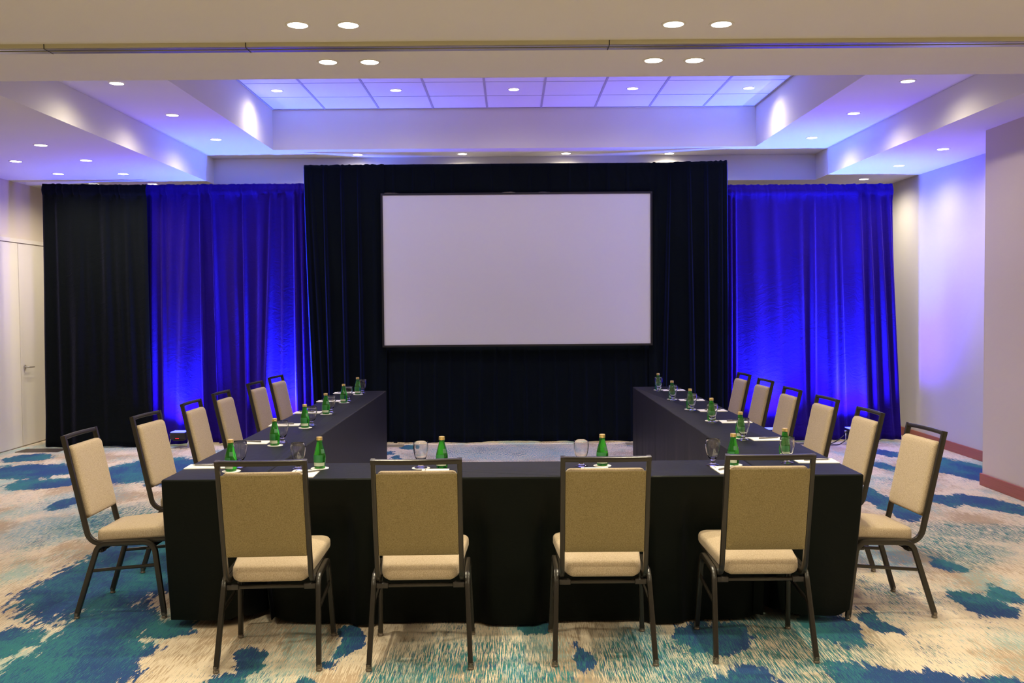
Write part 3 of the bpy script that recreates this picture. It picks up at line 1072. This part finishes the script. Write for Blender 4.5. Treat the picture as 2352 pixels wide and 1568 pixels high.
def make_bottle():
    t = thing('water_bottle', '', 'bottle')
    pr = [(.022, .003), (.026, 0), (.0285, .003), (.0295, .012), (.0300, .035), (.0313, .052), (.0313, .060), (.0300, .072), (.0268, .088), (.0222, .106), (.0178, .122), (.0148, .136), (.0138, .147), (.0145, .148), (.0145, .151), (.0135, .152), (.0135, .156)]
    body = link('body', lathe(bmesh.new(), pr, 28), 'bottle', t, smooth=True, angle=60)
    link('cap', lathe(bmesh.new(), [(.0155, .1475), (.0160, .149), (.0160, .1535), (.0150, .1545), (.0157, .1555), (.0157, .163), (.0145, .1655), (.010, .1662)], 24), 'gold', t, smooth=True, angle=40)

    def wrap(z0, z1, a0, a1, r_of, n=18):
        bm = bmesh.new()
        ks = 5
        g_ = [[None] * (n + 1) for _ in range(ks)]
        for j in range(ks):
            z = z0 + (z1 - z0) * j / (ks - 1)
            for i in range(n + 1):
                an = math.radians(a0 + (a1 - a0) * i / n)
                g_[j][i] = bm.verts.new((r_of(z) * math.cos(an), r_of(z) * math.sin(an), z))
        for j in range(ks - 1):
            for i in range(n):
                bm.faces.new((g_[j][i], g_[j][i + 1], g_[j + 1][i + 1], g_[j + 1][i]))
        return bm

    def rad(z):
        for (r0, z0), (r1, z1) in zip(pr[2:], pr[3:]):
            if z0 <= z <= z1: return r0 + (r1 - r0) * (z - z0) / (z1 - z0) + .0005
        return .03
    lb = link('label', wrap(.014, .032, 195, 325, rad), 'label', t, smooth=True)
    lb['label'] = 'pale band near the bottom of the bottle'
    l2 = link('label', wrap(.033, .072, 185, 300, rad), 'label_green', t, smooth=True)
    l2['label'] = 'plain dark green label'
    l3 = link('neck_label', wrap(.080, .102, 290, 335, rad), 'label_mid', t, smooth=True)
    l3['label'] = 'pale patch high on the shoulder'
    return t


def make_goblet():
    t = thing('water_goblet', '', 'glass')
    outer = [(.0335, .0), (.0345, .0015), (.0335, .003), (.024, .006), (.015, .011), (.0115, .017), (.0108, .026), (.0125, .031), (.0165, .0335), (.0235, .042), (.0305, .058), (.0355, .076), (.0385, .096), (.0393, .110), (.0385, .124), (.0365, .138)]
    inner = [(.0352, .1385), (.0372, .124), (.0380, .110), (.0372, .096), (.0342, .076), (.0290, .058), (.0215, .044), (.0120, .038), (.003, .0365)]
    bm = lathe(bmesh.new(), outer + inner, 36)
    bmesh.ops.recalc_face_normals(bm, faces=bm.faces)
    link('goblet_glass', bm, 'glass', t, smooth=True, angle=70)
    return t


def make_coaster():
    t = link('coaster', lathe(bmesh.new(), [(.047, 0), (.0475, .0005), (.0475, .0015), (.047, .002)], 40), 'coaster')
    return tag(t, '', 'coaster')


def make_pad():
    t = thing('notepad', '', 'notepad')
    link('pages', B(-.07, .07, -.108, .108, 0, .004), 'paper', t)
    link('header_print', B(-.055, -.049, .045, .100, .004, .0043), 'ink', t)
    return t


def make_pen():
    t = thing('pen', '', 'pen')
    bm = bmesh.new()
    tube(bm, [(0, -.068, .0), (0, -.062, .0), (0, .05, .0), (0, .066, .0)], .0040, 10)
    link('barrel', bm, 'pen', t, smooth=True, angle=50)
    bm = bmesh.new()
    for a, b, r0, r1 in ((.066, .078, .0040, .0012),):
        n = 10
        v0 = [bm.verts.new((r0 * math.cos(2 * PI * i / n), a, r0 * math.sin(2 * PI * i / n))) for i in range(n)]
        v1 = [bm.verts.new((r1 * math.cos(2 * PI * i / n), b, r1 * math.sin(2 * PI * i / n))) for i in range(n)]
        for i in range(n):
            bm.faces.new((v0[i], v0[(i + 1) % n], v1[(i + 1) % n], v1[i]))
        bm.faces.new(v1)
    link('tip', bm, 'steel', t)
    bm = B(-.0015, .0015, -.066, -.028, .0046, .0068, bev=.0005)
    link('clip', bm, 'steel', t)
    return t


protos = {'bottle': make_bottle(), 'goblet': make_goblet(), 'coaster': make_coaster(), 'pad': make_pad(), 'pen': make_pen()}
first = {k: True for k in protos}


def put(kind, x, y, z, deg, label, group):
    p = protos[kind]
    if first[kind]:
        first[kind] = False
        p.location = (x, y, z); p.rotation_euler = (0, 0, math.radians(deg)); p['label'] = label; p['group'] = group
        return p
    return dup(p, (x, y, z), math.radians(deg), label, group)


ords = ['nearest the camera', 'second from the camera', 'third from the camera', 'third from the screen', 'second from the screen', 'nearest the screen']
PADH = .0045
# left arm: near -> far
Lb = [(-1.457, 4.951), (-1.457, 5.88), (-1.455, 6.742), (-1.474, 7.609), (-1.488, 8.514), (-1.492, 9.324)]
Lg = [(-1.448, 5.085), (-1.439, 6.001), (-1.435, 6.875), (-1.451, 7.700), (-1.465, 8.620), (-1.462, 9.43)]
Lp = [(-1.625, 5.100), (-1.630, 6.010), (-1.635, 6.91), (-1.640, 7.72), (-1.645, 8.66), (-1.645, 9.48)]
La = [3, -2, 3, 0, 1, 2]
Ra = [-2, 2, -1, 1, -2, 0]
Rb = [(1.500, 5.215), (1.455, 6.041), (1.464, 6.957), (1.457, 7.744), (1.453, 8.590), (1.475, 9.54)]
Rg = [(1.472, 5.075), (1.450, 5.945), (1.447, 6.850), (1.452, 7.640), (1.443, 8.482), (1.462, 9.43)]
Rp = [(1.638, 5.120), (1.612, 5.975), (1.622, 6.885), (1.612, 7.630), (1.610, 8.490), (1.620, 9.50)]
for arm, Bt, Gt, Pd, An, sg in (('left', Lb, Lg, Lp, La, -1), ('right', Rb, Rg, Rp, Ra, 1)):
    for k in range(6):
        put('coaster', Bt[k][0] + .002, Bt[k][1], TOP, 0, f'white round coaster under the bottle on the {arm} table arm, {ords[k]}', f'coasters on the {arm} arm')
        put('bottle', *Bt[k], TOP + .0022, (-20, -10, 5, 0, -15, 10)[k] + (25 if arm == 'right' else 0), f'green water bottle with gold cap on the {arm} table arm, {ords[k]}', f'water bottles on the {arm} arm')
        put('goblet', *Gt[k], TOP + .0002, 0, f'empty stemmed water goblet on the {arm} table arm, {ords[k]}', f'goblets on the {arm} arm')
        put('pad', *Pd[k], TOP, 90 * -sg + An[k], f'white notepad on the outer edge of the {arm} table arm, {ords[k]}', f'notepads on the {arm} arm')
        put('pen', Pd[k][0] + .005 * sg, Pd[k][1] + .004, TOP + PADH + .0047, -90 * sg + (-14 if arm == 'left' else 12) + 3 * An[k], f'grey pen lying on the notepad of the {arm} table arm, {ords[k]}', f'pens on the {arm} arm')
seats = ['leftmost', 'second', 'third', 'rightmost']
Fb = [(-1.009, 5.020), (-.364, 5.010), (.482, 5.030), (1.172, 5.020)]
Fg = [(-1.119, 5.005), (-.474, 5.0), (.370, 5.020), (1.063, 5.015)]
Fp = [(-1.060, 4.852), (-.392, 4.848), (.432, 4.850), (1.111, 4.858)]
for k in range(4):
    s_ = f'before the {seats[k]} chair'
    put('bottle', *Fb[k], TOP + (.0002 if k == 1 else .0022), (10, -5, 0, -30)[k], f'green gold-capped water bottle on the front table {s_}', 'water bottles on the front table')
    put('goblet', *Fg[k], TOP + (.0022 if k == 1 else .0002), 0, f'empty stemmed water goblet on the front table {s_}', 'goblets on the front table')
    cx_ = Fg[k] if k == 1 else Fb[k]
    put('coaster', cx_[0], cx_[1], TOP, 0, f'white round coaster under the {"goblet" if k == 1 else "bottle"} on the front table {s_}', 'coasters on the front table')
    put('pad', *Fp[k], TOP, (1, 0, -1, 2)[k], f'white notepad on the front table {s_}', 'notepads on the front table')
    if k in (0, 3):
        put('pen', Fp[k][0] + (.02 if k == 0 else -.005), Fp[k][1] + .02, TOP + PADH + .0047, -52 if k == 0 else -48, f'grey pen lying across the notepad {s_}', 'pens on the front table')
